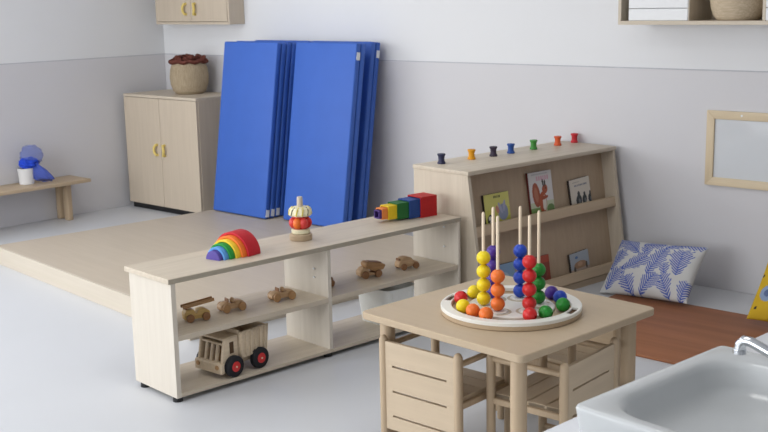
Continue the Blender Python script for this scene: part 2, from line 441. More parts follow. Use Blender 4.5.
# nested rainbow arches
cols = [('violet', .039, .0, .332, .392), ('blue', .0515, .0405, .352, .410), ('green', .063, .053, .376, .434), ('yellow', .074, .0645, .402, .460), ('orange', .0855, .0755, .427, .485), ('red', .098, .087, .452, .530)]
nm = dict(violet='smallest violet', blue='light blue', green='green', yellow='yellow', orange='orange', red='largest red')
posn = dict(violet='at the front of the row', blue='just behind the violet one', green='between the blue and yellow ones', yellow='between the green and orange ones', orange='just in front of the red one', red='at the back of the row')
for n, r1, r0, x0, x1 in cols:
    pts = []
    ns = 40
    for i in range(ns + 1):
        a = PI * i / ns; pts.append((r1 * math.cos(a), r1 * math.sin(a)))
    if r0 > 0:
        for i in range(ns, -1, -1):
            a = PI * i / ns; pts.append((r0 * math.cos(a), r0 * math.sin(a)))
    L = x1 - x0
    RA = SHA + 13; p = frame(SH(.432, .180, ST), RA)(x0 - .452, 0, 0)
    o = MB().prism(pts, L, bev=0.0015).build('rainbow_arch', M['arch_' + n], None, p, (0, 0, math.radians(RA - 90)), smooth=30)
    tag(o, '%s wooden half round rainbow arch %s' % (nm[n], posn[n]), 'toy arch', 'rainbow arches on the low shelf')

# rattle tower
p = SH(.825, .193, ST)
rt = thing('stacking_tower', 'small stacking tower with red balls and cream flower disc on the low shelf', 'stacking toy', p, math.radians(SHA))
MB().lathe([(0, 0), (.049, 0), (.052, .004), (.052, .024), (.048, .029), (0, .029)], 40).build('base', M['tray_wood'], rt)
MB().lathe([(0, .029), (.038, .029), (.042, .033), (.042, .048), (.038, .052), (0, .052)], 36).build('ring', M['rattle_cream'], rt)
MB().lathe([(0, .052), (.030, .052), (.032, .056), (.032, .108), (0, .112)], 30).build('core', M['rattle_red'], rt)
for k in range(7):
    a = 2 * PI * k / 7
    MB().sphere((.033 * math.cos(a), .033 * math.sin(a), .080), .0205, 18, 1.25).build('ball', M['bead_pinkred' if k % 2 else 'bead_red'] if k != 4 else M['bead_orange'], rt)
MB().lathe([(0, .112), (.046, .112), (.051, .118), (.051, .138), (.044, .150), (.02, .154), (0, .154)], 48, fn=lambda r, z, a: (r * (1 + .05 * math.cos(12 * a)), z)).build('flower_disc', M['rattle_cream'], rt)
for k in range(12):
    a = 2 * PI * k / 12
    MB().tube([(.0525 * math.cos(a), .0525 * math.sin(a), .118), (.050 * math.cos(a + .12), .050 * math.sin(a + .12), .140), (.036 * math.cos(a + .2), .036 * math.sin(a + .2), .1525)], .003, 6).build('stripe', M['rattle_stripe' if k % 3 == 0 else 'rattle_yellow'], rt)
MB().cyl((0, 0, .15), (0, 0, .199), .0145, .0125, 20, .004).build('knob', M['birch_z'], rt)

# nesting cubes (open boxes lying on their side, opening towards the small end)
cubes = [('violet', .040, 1.322), ('orange', .056, 1.358), ('yellow', .072, 1.402), ('green', .080, 1.466), ('navy', .092, 1.526), ('red', .106, 1.592)]
lab = dict(violet='smallest violet', orange='small orange', yellow='yellow', green='green', navy='dark blue', red='largest red')
rel = dict(violet='at the low end of the row', orange='beside the violet one', yellow='beside the orange one', green='between yellow and dark blue', navy='beside the red one', red='at the tall end of the row')
CUA = SHA - 5
CU = frame(SH(1.640, .123, ST), CUA)
size = dict(violet=.040, orange=.053, yellow=.066, green=.078, navy=.090, red=.104)
start = dict(violet=-.342, orange=-.326, yellow=-.294, green=-.242, navy=-.172, red=-.105)
for k, (n, _s, _x) in enumerate(reversed(cubes)):
    s_ = size[n]; t_ = .0045
    b = MB()
    b.box(s_ - t_, s_, 0, s_, 0, s_).box(0, s_ - t_, 0, t_, 0, s_).box(0, s_ - t_, s_ - t_, s_, 0, s_).box(0, s_ - t_, t_, s_ - t_, 0, t_).box(0, s_ - t_, t_, s_ - t_, s_ - t_, s_)
    o = b.build('nesting_box', M['cube_' + n], None, CU(start[n], .052 - s_ / 2, .0046 * k), (0, 0, math.radians(CUA)), smooth=0)
    tag(o, '%s open wooden nesting box %s' % (lab[n], rel[n]), 'nesting box', 'nesting boxes on the low shelf')

# ------------------------------------------------------------------ toys in the shelf
MS = .279
def wheels(parent, xs, hw, r, t, mat, hub=None, name='wheel'):
    for x in xs:
        for s in (-1, 1):
            w = MB().cyl((x, s * hw - t / 2, r), (x, s * hw + t / 2, r), r, r, 24, min(.004, t * .25)).build(name, mat, parent)
            if hub:
                MB().cyl((x, s * (hw + t / 2 - .001), r), (x, s * (hw + t / 2 + .003), r), r * .50, r * .46, 20).build('hub', hub, w)
                MB().cyl((x, s * (hw + t / 2 + .0025), r), (x, s * (hw + t / 2 + .006), r), r * .10, r * .08, 12).build('axle_pin', M['toy_light'], w)
def side_prof(pts, w, mat, parent, name, bev=.004):
    return MB().prism(pts, w, Matrix.Translation((0, -w / 2, 0)), bev).build(name, mat, parent)

def race_car(p, deg, label):
    t = thing('toy_car', label, 'toy car', p, math.radians(deg), 'little wooden vehicles on the middle shelf')
    side_prof([(-.052, .010), (.052, .010), (.056, .024), (.044, .036), (.020, .038), (.012, .030), (-.008, .030), (-.016, .038), (-.040, .034), (-.055, .026), (-.058, .016)], .040, M['toy_wood'], t, 'body')
    t.scale = (1.05, 1.1, 1.2)
    MB().box(-.022, -.017, -.016, .016, .034, .050, .002, 1).build('windscreen', M['toy_dark'], t)
    MB().sphere((.004, 0, .040), .010, 14).build('driver_peg', M['toy_wood'], t)
    wheels(t, (-.034, .038), .026, .0165, .012, M['toy_mid'])
    return t
def heading(a): return SHA + a
race_car(SH(.402, .160, MS), heading(-8), 'little pale wooden racing car just right of the ladder truck')
race_car(SH(.660, .140, MS), heading(-10), 'little pale wooden racing car nearest the shelf divider')
# ladder truck
t = thing('toy_ladder_truck', 'little wooden ladder truck at the left end of the middle shelf', 'toy truck', SH(.216, .150, MS), math.radians(heading(-14)), 'little wooden vehicles on the middle shelf')
side_prof([(-.055, .010), (.050, .010), (.056, .022), (.054, .038), (.034, .050), (.004, .048), (0, .034), (-.010, .034), (-.014, .052), (-.046, .054), (-.056, .040)], .044, M['toy_yellow'], t, 'body')
MB().box(-.048, -.040, -.014, .014, .05, .066, .002, 1).build('ladder_post', M['toy_dark'], t)
b = MB(); mt = Matrix.Translation((-.060, 0, .058)) @ Matrix.Rotation(math.radians(-7), 4, 'Y')
for y in (-.017, .010): b.box(0, .140, y, y + .007, 0, .014, .001, 1, mt)
for k in range(9): b.box(.006 + k * .0155, .011 + k * .0155, -.012, .012, .003, .008, 0, 1, mt)
b.build('ladder', M['toy_mid'], t)
wheels(t, (-.034, .036), .027, .0175, .012, M['toy_dark'])
# small tipper
t = thing('toy_tipper_truck', 'little brown wooden tipper truck in the right compartment of the shelf', 'toy truck', SH(1.205, .155, MS), math.radians(heading(-14)), 'little wooden vehicles on the middle shelf')
side_prof([(-.062, .012), (.052, .012), (.054, .024), (-.010, .026), (-.018, .052), (-.044, .054), (-.062, .036)], .048, M['toy_wood'], t, 'body')
b = MB(); b.prism([(-.030, .052), (.012, .030), (.062, .034), (.074, .056), (.060, .064), (.020, .072), (-.022, .080), (-.034, .070)], .062, Matrix.Translation((0, -.031, 0)), .005)
b.build('tipping_bed', M['toy_mid'], t)
MB().box(-.018, .045, -.022, .022, .0715, .077, .002, 1, Matrix.Rotation(math.radians(9), 4, 'Y')).build('load', M['toy_dark'], t)
wheels(t, (-.036, .034), .029, .0185, .013, M['toy_dark'])
# beetle car
t = thing('toy_saloon_car', 'little rounded wooden saloon car at the right end of the middle shelf', 'toy car', SH(1.442, .145, MS), math.radians(heading(-12)), 'little wooden vehicles on the middle shelf')
pts = [(-.056, .012), (.058, .012), (.062, .024), (.050, .036), (.030, .040), (.016, .058), (-.010, .064), (-.034, .062), (-.046, .048), (-.058, .034)]
side_prof(pts, .050, M['toy_wood'], t, 'body', .008)
MB().box(-.052, -.046, -.017, .017, .046, .058, .002, 1).build('rear_window', M['toy_dark'], t)
wheels(t, (-.032, .038), .030, .0165, .012, M['toy_dark'])
# car peeping out beyond the divider
t = thing('toy_van', 'little dark wooden vehicle mostly hidden by the shelf divider, only its end showing', 'toy van', SH(.925, .170, MS), math.radians(heading(4)), 'little wooden vehicles on the middle shelf')
side_prof([(-.054, .012), (.050, .012), (.053, .03), (.046, .044), (-.04, .046), (-.056, .03)], .040, M['toy_dark'], t, 'body')
wheels(t, (-.034, .034), .026, .0165, .012, M['toy_dark'])

# big dump truck on the bottom board
TRK = thing('toy_dump_truck', 'big pale wooden dump truck with red hubs on the bottom board of the shelf', 'toy truck', SH(.377, .120, .037), math.radians(heading(7)))
hw = .085
def bars(parent, name, mat, lst, bev=.002):
    b = MB()
    for q in lst: b.box(*q, bev, 1)
    return b.build(name, mat, parent)
bars(TRK, 'chassis', M['toy_light'], [(-.135, .13, -.055, .055, .036, .056)])
bars(TRK, 'bumper', M['toy_light'], [(-.150, -.128, -hw, hw, .022, .066)], .004)
# cab: slanted nose frame with bars, sides and roof
CAB = MB()
def slab(pts, y0, y1): CAB.prism(pts, y1 - y0, Matrix.Translation((0, y0, 0)), .002)
for y0 in (-.078, .064): slab([(-.138, .056), (-.045, .056), (-.045, .168), (-.060, .172), (-.118, .168)], y0, y0 + .014)
for y in (-.040, -.007, .026): slab([(-.136, .062), (-.122, .062), (-.106, .140), (-.120, .140)], y, y + .014)
slab([(-.138, .056), (-.120, .056), (-.118, .068), (-.137, .068)], -.064, .064)
slab([(-.122, .140), (-.100, .140), (-.098, .148), (-.121, .148)], -.064, .064)
slab([(-.119, .160), (-.045, .165), (-.045, .174), (-.118, .169)], -.078, .078)
slab([(-.060, .056), (-.046, .056), (-.046, .166), (-.060, .166)], -.064, .064)
CAB.build('cab', M['toy_light'], TRK)
bars(TRK, 'seat_block', M['toy_mid'], [(-.098, -.062, -.06, .06, .057, .110)])
for y in (-.0795, .0775): MB().box(-.092, -.070, y, y + .002, .100, .150).build('side_window', M['slot'], TRK)
for y in (-.06, .06): MB().cyl((-.1535, y, .05), (-.149, y, .05), .010, .010, 16).build('headlight', M['toy_mid'], TRK)
# bed: open box with ribs
BED = MB()
def bslab(pts, y0, y1): BED.prism(pts, y1 - y0, Matrix.Translation((0, y0, 0)), .002)
sidep = [(-.036, .066), (.118, .066), (.130, .182), (-.040, .182)]
for y0 in (-hw, hw - .010): bslab(sidep, y0, y0 + .010)
bslab([(-.036, .058), (.110, .058), (.112, .070), (-.036, .070)], -hw + .01, hw - .01)
bslab([(-.040, .068), (-.030, .068), (-.030, .190), (-.040, .190)], -hw + .01, hw - .01)
bslab([(.108, .068), (.118, .068), (.130, .178), (.120, .178)], -hw + .01, hw - .01)
BED.build('dump_bed', M['toy_light'], TRK)
for s_ in (-1, 1):
    for k in range(6):
        x0 = -.032 + k * .026; k2 = .010 * (k / 5)
        MB().prism([(x0 - .003, .070), (x0 + .009, .070), (x0 + .009 + k2, .178), (x0 - .003 + k2, .178)], .006, Matrix.Translation((0, hw - .001 if s_ > 0 else -hw - .005, 0)), .0015).build('bed_rib', M['toy_light'], TRK)
bars(TRK, 'driver_block', M['toy_mid'], [(.02, .07, -.03, .03, .070, .110)])
wheels(TRK, (-.082, .064), hw + .006, .046, .026, M['rubber'], M['hub_red'], 'tyre')
MB().cyl((-.082, -hw - .01, .046), (-.082, hw + .01, .046), .006).build('axle', M['toy_mid'], TRK)
MB().cyl((.064, -hw - .01, .046), (.064, hw + .01, .046), .006).build('axle', M['toy_mid'], TRK)

# milky storage tub
tb = thing('storage_tub', 'translucent white plastic tub on the bottom board of the shelf', 'tub', SH(1.315, .165, .037), math.radians(SHA))
rings = []
for z, k, r in ((0, .80, .04), (.004, .83, .045), (.10, .93, .05), (.178, 1.0, .055), (.185, 1.03, .058), (.185, .985, .052), (.10, .91, .046), (.010, .81, .04)):
    rings.append(rrect(-.105 * k, .105 * k, -.125 * k, .125 * k, r, z))
MB().loft(rings).build('tub_body', M['milky'], tb, smooth=50)
b = MB()
for k in range(12):
    x = -.072 + k * .0131
    b.cyl((x, -.1055, .02), (x, -.1225, .165), .0022, .0022, 6)
b.build('ribbing', M['milky'], tb)

# ------------------------------------------------------------------ book display
BDO, BDA = (-3.343, 4.292, 0.0), 84.49
BD = frame(BDO, BDA)
bd = thing('book_display', 'pale slanted book display unit with spools on top and picture books on ledges', 'bookcase', BDO, math.radians(BDA))
BL, BH, SLP = 1.212, .742, .15
def yf(z): return -(BH - z) * SLP
MB().box(-.004, BL + .004, -.012, .385, BH - .022, BH, .003, 2).build('top', M['birch_x'], bd)
Z0 = .0
for x0 in (0, BL - .02):
    b = bmesh.new()
    pts = [(yf(BH - .022), BH - .022), (yf(0), 0), (.38, 0), (.38, BH - .022)]
    vs = [b.verts.new((x0, y, z)) for y, z in pts]; f = b.faces.new(vs)
    r = bmesh.ops.extrude_face_region(b, geom=[f]); bmesh.ops.translate(b, vec=(.02, 0, 0), verts=[v for v in r['geom'] if isinstance(v, bmesh.types.BMVert)])
    bmesh.ops.recalc_face_normals(b, faces=b.faces)
    q = MB(); q._add(b); q.build('side_panel', M['birch_z'], bd, smooth=0)
def along(profile, name, mat):   # profile in (y,z), swept between the side panels
    b = bmesh.new(); vs = [b.verts.new((.02, y, z)) for y, z in profile]; f = b.faces.new(vs)
    r = bmesh.ops.extrude_face_region(b, geom=[f]); bmesh.ops.translate(b, vec=(BL - .04, 0, 0), verts=[v for v in r['geom'] if isinstance(v, bmesh.types.BMVert)])
    bmesh.ops.recalc_face_normals(b, faces=b.faces)
    q = MB(); q._add(b); return q.build(name, mat, bd, smooth=0)
PN = .085
along([(yf(BH - .022) + PN, BH - .022), (yf(.02) + PN, .02), (yf(.02) + PN + .012, .02), (yf(BH - .022) + PN + .012, BH - .022)], 'slanted_back', M['panel_z'])
along([(.37, .02), (.38, .02), (.38, BH - .022), (.37, BH - .022)], 'rear_panel', M['panel_z'])
for zb, h in ((.405, .052), (.045, .050)):
    along([(yf(zb) + .018, zb), (yf(zb) + .036, zb), (yf(zb + h) + .036, zb + h), (yf(zb + h) + .018, zb + h)], 'ledge_front', M['panel_x'])
    along([(yf(zb) + .036, zb), (yf(zb) + PN - .001, zb), (yf(zb) + PN - .001, zb + .012), (yf(zb) + .036, zb + .012)], 'ledge_floor', M['panel_x'])
along([(-.068, .0), (-.05, .0), (-.05, .034), (-.068, .034)], 'plinth', M['panel_x'])

# painted covers
def cover_grid(w, h, nx, ny, fn):
    me = bpy.data.meshes.new('cover'); V = []; F = []; Cc = []
    for j in range(ny + 1):
        for i in range(nx + 1):
            V.append((w * i / nx, 0, h * j / ny)); Cc.append(lin(fn(i / nx, j / ny)))
    n1 = nx + 1
    for j in range(ny):
        for i in range(nx): F.append((j * n1 + i, j * n1 + i + 1, (j + 1) * n1 + i + 1, (j + 1) * n1 + i))
    me.from_pydata(V, [], F); setcol(me, Cc); return me
def ell(u, v, cx, cy, rx, ry, rot=0):
    c, s = math.cos(rot), math.sin(rot); dx, dy = u - cx, v - cy
    return ((c * dx + s * dy) / rx) ** 2 + ((-s * dx + c * dy) / ry) ** 2 <= 1
def title(u, v, v0, v1, u0, u1, n):
    if v0 < v < v1 and u0 < u < u1:
        k = (u - u0) / (u1 - u0) * n; return (k % 1) < .68
    return False
def art_animals(u, v):
    c = (206, 202, 96)
    if v > .55: c = (212, 208, 118)
    if v < .28: c = (190, 190, 84)
    if title(u, v, .86, .93, .38, .66, 5): c = (70, 80, 50)
    if ell(u, v, .20, .24, .13, .17): c = (60, 56, 52)
    if ell(u, v, .17, .30, .06, .06) or ell(u, v, .22, .18, .07, .06): c = (226, 222, 210)
    if ell(u, v, .72, .42, .20, .24): c = (142, 152, 180)
    if ell(u, v, .62, .55, .05, .18, .4) or ell(u, v, .78, .60, .05, .17, -.2): c = (168, 170, 196)
    if ell(u, v, .50, .52, .06, .12, .3): c = (196, 132, 112)
    if v < .16 and u > .42: c = (96, 100, 50)
    return c
def art_squirrel(u, v):
    c = (214, 212, 212)
    if v < .34: c = (196, 204, 176)
    if v < .22 and u < .5: c = (120, 152, 84)
    if v < .10: c = (132, 150, 84)
    if ell(u, v, .84, .16, .16, .10): c = (110, 140, 84)
    if title(u, v, .80, .90, .34, .88, 6): c = (214, 168, 186)
    if title(u, v, .93, .96, .15, .85, 14): c = (178, 178, 184)
    if ell(u, v, .28, .50, .16, .27, .15): c = (160, 82, 56)
    if ell(u, v, .28, .50, .08, .17, .15): c = (178, 112, 84)
    if ell(u, v, .54, .32, .16, .24, -.15): c = (176, 86, 52)
    if ell(u, v, .60, .30, .08, .17, -.1): c = (222, 214, 204)
    if ell(u, v, .66, .60, .12, .10, .2): c = (172, 84, 52)
    if ell(u, v, .60, .74, .035, .09, .2) or ell(u, v, .68, .73, .03, .08): c = (70, 62, 58)
    if ell(u, v, .62, .42, .16, .04, .1): c = (164, 80, 50)
    if ell(u, v, .70, .62, .02, .02): c = (20, 16, 16)
    return c
def art_birds(u, v):
    c = (214, 206, 194)
    if v < .12: c = (202, 196, 182)
    if title(u, v, .74, .80, .22, .88, 9): c = (130, 134, 146)
    if title(u, v, .88, .90, .15, .5, 8): c = (160, 156, 150)
    for cx, s in ((.38, 1.0), (.66, .8), (.95, .75)):
        if ell(u, v, cx, .26, .14 * s, .20 * s, -.2) or ell(u, v, cx + .02, .26 + .22 * s, .06 * s, .10 * s): c = (62, 66, 70)
        if ell(u, v, cx + .03, .22, .05 * s, .10 * s): c = (120, 124, 126)
    return c
def art_beach(u, v):
    c = (170, 178, 188)
    if ell(u, v, .35, .78, .08, .06): c = (92, 124, 172)
    if v < .60 and ell(u, v, .52, .42, .34, .18): c = (172, 138, 112)
    if ell(u, v, .50, .46, .14, .10): c = (196, 160, 132)
    if v < .28: c = (188, 170, 158)
    if ell(u, v, .20, .26, .06, .14) or ell(u, v, .84, .34, .05, .16): c = (92, 84, 76)
    return c
def art_sky(u, v):
    c = (134, 164, 196)
    if ell(u, v, .4, .55, .3, .2): c = (168, 190, 212)
    if v < .2: c = (92, 120, 140)
    return c
def art_rust(u, v):
    c = (140, 70, 54)
    if v > .75: c = (176, 82, 58)
    if ell(u, v, .5, .4, .25, .2): c = (112, 66, 52)
    return c
def book(u, zb, w, h, fn, label, twist=0.0, edge='cover_edge'):
    ang = math.atan(SLP)
    yb = yf(zb) + PN - .010
    p = BD(u, yb, zb)
    t = thing('picture_book', label, 'book', p, group='picture books on the display', rot=(0, 0, 0))
    t.rotation_mode = 'QUATERNION'
    R_ = Matrix.Rotation(math.radians(BDA), 3, 'Z') @ Matrix.Rotation(-ang, 3, 'X') @ Matrix.Rotation(twist, 3, 'Y')
    t.rotation_quaternion = R_.to_quaternion()
    MB().box(.002, w - .003, -.006, .003, .002, h - .002).build('page_block', M['pages'], t, smooth=0)
    MB().box(0, w, .003, .005, 0, h).box(0, w, -.008, -.006, 0, h).box(-.001, .001, -.008, .005, 0, h).build('case', M[edge], t, smooth=0)
    o = bpy.data.objects.new('front_cover', cover_grid(w, h, 64, 84, fn)); o.data.materials.append(M['cover'])
    COL.objects.link(o); o.parent = t; o.location = (0, -.0086, 0)
    return t
M['edge_red'] = plain('red spine', (110, 52, 46), 0.6)
M['edge_dark'] = plain('dark spine', (64, 56, 50), 0.6)
book(.165, .418, .190, .176, art_animals, 'yellow green picture book with grey animals at the left of the upper ledge', edge='edge_dark')
book(.522, .418, .192, .246, art_squirrel, 'tall pale picture book with a red squirrel in the middle of the upper ledge', edge='edge_red')
book(.865, .418, .178, .164, art_birds, 'cream picture book with dark birds at the right of the upper ledge', -.05, edge='edge_dark')
book(.800, .058, .165, .125, art_beach, 'grey blue picture book at the right of the lower ledge', -.05, edge='edge_dark')
book(.190, .058, .150, .170, art_sky, 'light blue picture book on the lower ledge half hidden by the pegs', edge='edge_dark')
book(.500, .058, .120, .160, art_rust, 'rust red picture book on the lower ledge behind the green beads', edge='edge_red')

# spools on top
sp0 = None
spec = [('navy', .106, .282, 'dark navy wooden spool at the left end of the row on the display'), ('amber', .323, .272, 'amber yellow wooden spool on top of the book display'),
        ('plum', .480, .258, 'dark plum wooden spool between the amber and blue ones'), ('blue', .625, .260, 'blue wooden spool on top of the book display'),
        ('green', .824, .266, 'green wooden spool on top of the book display'), ('orange', 1.037, .266, 'orange wooden spool next to the red one'), ('red', 1.195, .270, 'red wooden spool at the right end of the row')]
for n, u, v, l in spec:
    o = MB().lathe([(0, 0), (.0185, 0), (.0195, .002), (.0195, .007), (.0160, .012), (.0148, .018), (.0145, .0255), (.0148, .033), (.0160, .039), (.0195, .044), (.0195, .049), (.0185, .051), (.006, .051), (.005, .046), (0, .046)], 28).build('wooden_spool', M['spool_' + n], None, BD(u, v, BH))
    o.scale = (1.1, 1.1, 1.04)
    tag(o, l, 'spool', 'wooden spools on the book display')

# ------------------------------------------------------------------ picture frame on the wall
pf = thing('framed_picture', 'wide pale wooden picture frame hanging low on the back wall', 'picture frame', (-2.685, YB - .006, .571))
FW, FH, FB, FD = .62, .40, .044, .022
for z0 in (0, FH - FB):
    MB().prism([(0 if z0 == 0 else FB, z0), (FW if z0 == 0 else FW - FB, z0), (FW - FB if z0 == 0 else FW, z0 + FB), (FB if z0 == 0 else 0, z0 + FB)], FD, Matrix.Translation((0, -FD, 0)), .002).build('frame_rail', M['frame_x'], pf)
for s in (0, 1):
    q = [(0, 0), (FB, FB), (FB, FH - FB), (0, FH)] if s == 0 else [(FW, 0), (FW, FH), (FW - FB, FH - FB), (FW - FB, FB)]
    MB().prism(q, FD, Matrix.Translation((0, -FD, 0)), .002).build('frame_stile', M['frame_z'], pf)
MB().box(FB - .003, FW - FB + .003, -.012, -.001, FB - .003, FH - FB + .003).build('glazed_picture', M['glazed_card'], pf, smooth=0)
MB().cyl((.195, -FD - .001, FH - .02), (.195, -FD + .002, FH - .02), .006, .006, 12).build('screw', M['white'], pf)

# ------------------------------------------------------------------ wall shelf with box and basket
ws = thing('wall_shelf', 'pale open box shelf hung on the wall above the picture frame', 'shelf', (-3.085, 5.27, 1.427))
WW, WD, WH = 1.30, .279, .42
MB().box(0, WW, 0, WD, 0, .020, .001, 1).build('bottom_board', M['birch_x'], ws)
MB().box(0, WW, 0, WD, WH - .02, WH, .001, 1).build('top_board', M['birch_x'], ws)
for x in (0, WW - .018): MB().box(x, x + .018, .0, WD, .020, WH - .02, .001, 1).build('side_panel', M['birch_z'], ws)
MB().box(.018, WW - .018, WD - .006, WD, .02, WH - .02).build('back_panel', M['birch_x'], ws, smooth=0)
for x in (.382, .782): MB().box(x, x + .016, .02, WD - .006, .02, WH - .02, .001, 1).build('divider', M['birch_z'], ws)
sb = thing('storage_box', 'white lidded storage box at the left of the wall shelf', 'box', (-3.032, 5.285, 1.447), group='white boxes on the wall shelf')
MB().box(0, .340, 0, .235, 0, .062, .003, 1).build('drawer_front', M['white'], sb); MB().box(0, .340, .0, .235, .064, .20, .003, 1).build('box_body', M['white'], sb)
sb2 = copy_tree(sb); sb2.location = (-2.285, 5.285, 1.447); sb2['label'] = 'white storage box at the right of the wall shelf, beside the woven basket'
wb = thing('woven_basket', 'round open woven rush basket on the wall shelf', 'basket', (-2.478, 5.405, 1.447))
wb.scale = (1.07, 1.0, 1.0)
prof = [(0, 0), (.085, 0)]
for i in range(33):
    z = .19 * i / 32; prof.append((interp(z, [(0, .095), (.02, .112), (.06, .126), (.12, .134), (.19, .137)]) + (.0018 if i % 2 else -.0014), z))
prof += [(.128, .19), (.12, .06), (.10, .012), (0, .012)]
MB().lathe(prof, 72, fn=lambda r, z, a: (r + .0022 * math.sin(36 * a + (PI if int(round(z / .19 * 32)) % 4 < 2 else 0)), z)).build('basket_body', M['rush'], wb, smooth=60)
MB().lathe([(.128, .186), (.133, .182), (.139, .186), (.141, .194), (.134, .20), (.128, .196)], 48).build('rim', M['rush'], wb)

# ------------------------------------------------------------------ mat and cushions by the wall
fm = tag(MB().box(-2.95, -.95, 4.25, 5.125, 0, .014, .004, 2).build('floor_mat', M['mat_brown']), 'thin brown rectangular mat on the floor along the back wall', 'floor mat')

def cushion_mesh(w, h, th, fn, nx=220, ny=150):
    V = []; F = []; Cc = []
    def prof(u, v):
        a = max(0.0, 1 - abs(2 * u - 1) ** 2.6); b_ = max(0.0, 1 - abs(2 * v - 1) ** 2.6)
        return (a * b_) ** .48
    def pos(u, v, s):
        pin = 1 - .05 * (1 - (1 - abs(2 * u - 1) ** 2))      # edges draw in between corners
        x = (u - .5) * w * (1 - .045 * (1 - (2 * v - 1) ** 2) * 1.0)
        z = (v - .5) * h * (1 - .07 * (1 - (2 * u - 1) ** 2))
        wr = .004 * math.sin(u * 23 + v * 7) * prof(u, v) + .003 * math.sin(v * 31 - u * 11)
        return (x, s * (prof(u, v) * th / 2 + wr * prof(u, v)), z + h / 2)
    for s in (-1, 1):
        for j in range(ny + 1):
            for i in range(nx + 1):
                u, v = i / nx, j / ny
                V.append(pos(u, v, s)); Cc.append(lin(fn(u, v)))
    n1 = nx + 1; off = n1 * (ny + 1)
    for j in range(ny):
        for i in range(nx):
            a = j * n1 + i
            F.append((a, a + 1, a + n1 + 1, a + n1)); F.append((off + a, off + a + n1, off + a + n1 + 1, off + a + 1))
    me = bpy.data.meshes.new('cushion'); me.from_pydata(V, [], F); setcol(me, Cc)
    bm = bmesh.new(); bm.from_mesh(me); bmesh.ops.remove_doubles(bm, verts=bm.verts, dist=1e-5); bm.to_mesh(me); bm.free()
    me.shade_smooth(); return me
LEAVES = [(.22, .83, 140, .30, .13), (.33, .50, 38, .34, .13), (.57, .56, 76, .40, .12), (.83, .60, 94, .36, .14), (.55, .17, 60, .30, .12), (.75, .16, 118, .28, .12),
          (.08, .55, 70, .28, .11), (.12, .20, 75, .28, .12), (.05, .92, 60, .26, .11), (.46, .92, 12, .26, .10), (.86, .97, 8, .26, .09), (.34, .10, 120, .24, .11), (.95, .14, 80, .26, .09), (.69, .92, 40, .22, .09), (.42, .74, 100, .2, .08), (.70, .42, 100, .2, .07), (.22, .30, 110, .18, .07)]
def fern(u, v):
    x, z = u * .53, v * .385
    for cx, cy, ang, L, W in LEAVES:
        L2, W2_ = L * .50, W * .50
        a = math.radians(ang); dx, dz = x - cx * .53, z - cy * .385
        s = (dx * math.cos(a) + dz * math.sin(a)) / L2 + .5; t = (-dx * math.sin(a) + dz * math.cos(a))
        if -.1 < s < 1.1:
            sr = s - abs(t) * .9 / L2                    # where the leaflet leaves the midrib
            if 0 < sr < 1 or (0 < s < 1 and abs(t) < .002):
                hw_ = W2_ * (math.sin(PI * (sr * .9 + .06)) ** .7) if 0 < sr < 1 else 0
                if abs(t) < .0022: return (84, 104, 176)
                k = sr * L2 / .0158
                if abs(t) < hw_ * (.86 + .14 * math.cos(int(k) * 2.4)): return (72, 94, 172) if (k % 1) < .64 - .14 * abs(t) / max(hw_, 1e-4) else (202, 202, 200)
    return (202, 202, 200)
def yellow_print(u, v):
    c = (206, 170, 50)
    for cx, cy, r, q in ((.17, .30, .095, (140, 160, 190)), (.06, .72, .06, (176, 190, 180)), (.55, .5, .12, (140, 160, 190)), (.8, .2, .08, (176, 190, 180)), (.42, .82, .08, (120, 150, 190)), (.85, .75, .09, (140, 160, 190))):
        if (u - cx) ** 2 + (v - cy) ** 2 < r * r: c = q
        if (u - cx) ** 2 + (v - cy) ** 2 < (r * .45) ** 2: c = (96, 112, 150)
    for cx, cy in ((.04, .5), (.30, .52), (.7, .62), (.08, .12)):
        if (u - cx) ** 2 + (v - cy) ** 2 < .018 ** 2: c = (60, 60, 60)
    return c
pil = bpy.data.objects.new('cushion', cushion_mesh(.515, .345, .135, fern)); pil.data.materials.append(M['fern']); COL.objects.link(pil)
pil.location = (-2.785, 5.055, .022); pil.rotation_euler = (math.radians(-44), math.radians(-3), math.radians(-1))
tag(pil, 'white cushion printed with blue fern leaves leaning beside the book display', 'cushion')
yc = bpy.data.objects.new('cushion', cushion_mesh(.44, .44, .13, yellow_print, 120, 120)); yc.data.materials.append(M['yellow_print']); COL.objects.link(yc)
yc.location = (-1.955, 4.95, .034); yc.rotation_euler = (math.radians(-33), math.radians(2), math.radians(-4))
tag(yc, 'yellow patterned cushion leaning at the right edge of the brown mat', 'cushion')

# ------------------------------------------------------------------ table
TA = -4.5
TBO = (-2.187, 3.032, 0)
tb_ = thing('play_table', 'square pale low table with round legs and a bead tray on top', 'table', TBO, math.radians(TA))
TH, HS = .525, .364
q = MB(); q.loft([rrect(-HS + .003, HS - .003, -HS + .003, HS - .003, .022, TH - .025), rrect(-HS, HS, -HS, HS, .025, TH - .022), rrect(-HS, HS, -HS, HS, .025, TH - .003), rrect(-HS + .003, HS - .003, -HS + .003, HS - .003, .022, TH)])
q.build('tabletop', M['table_top'], tb_, smooth=40)
for sx in (-1, 1):
    for sy in (-1, 1):
        MB().cyl((sx * (HS - .068), sy * (HS - .068), 0), (sx * (HS - .068), sy * (HS - .068), TH - .025), .0265, .0265, 28, .003).build('leg', M['leg_z'], tb_)
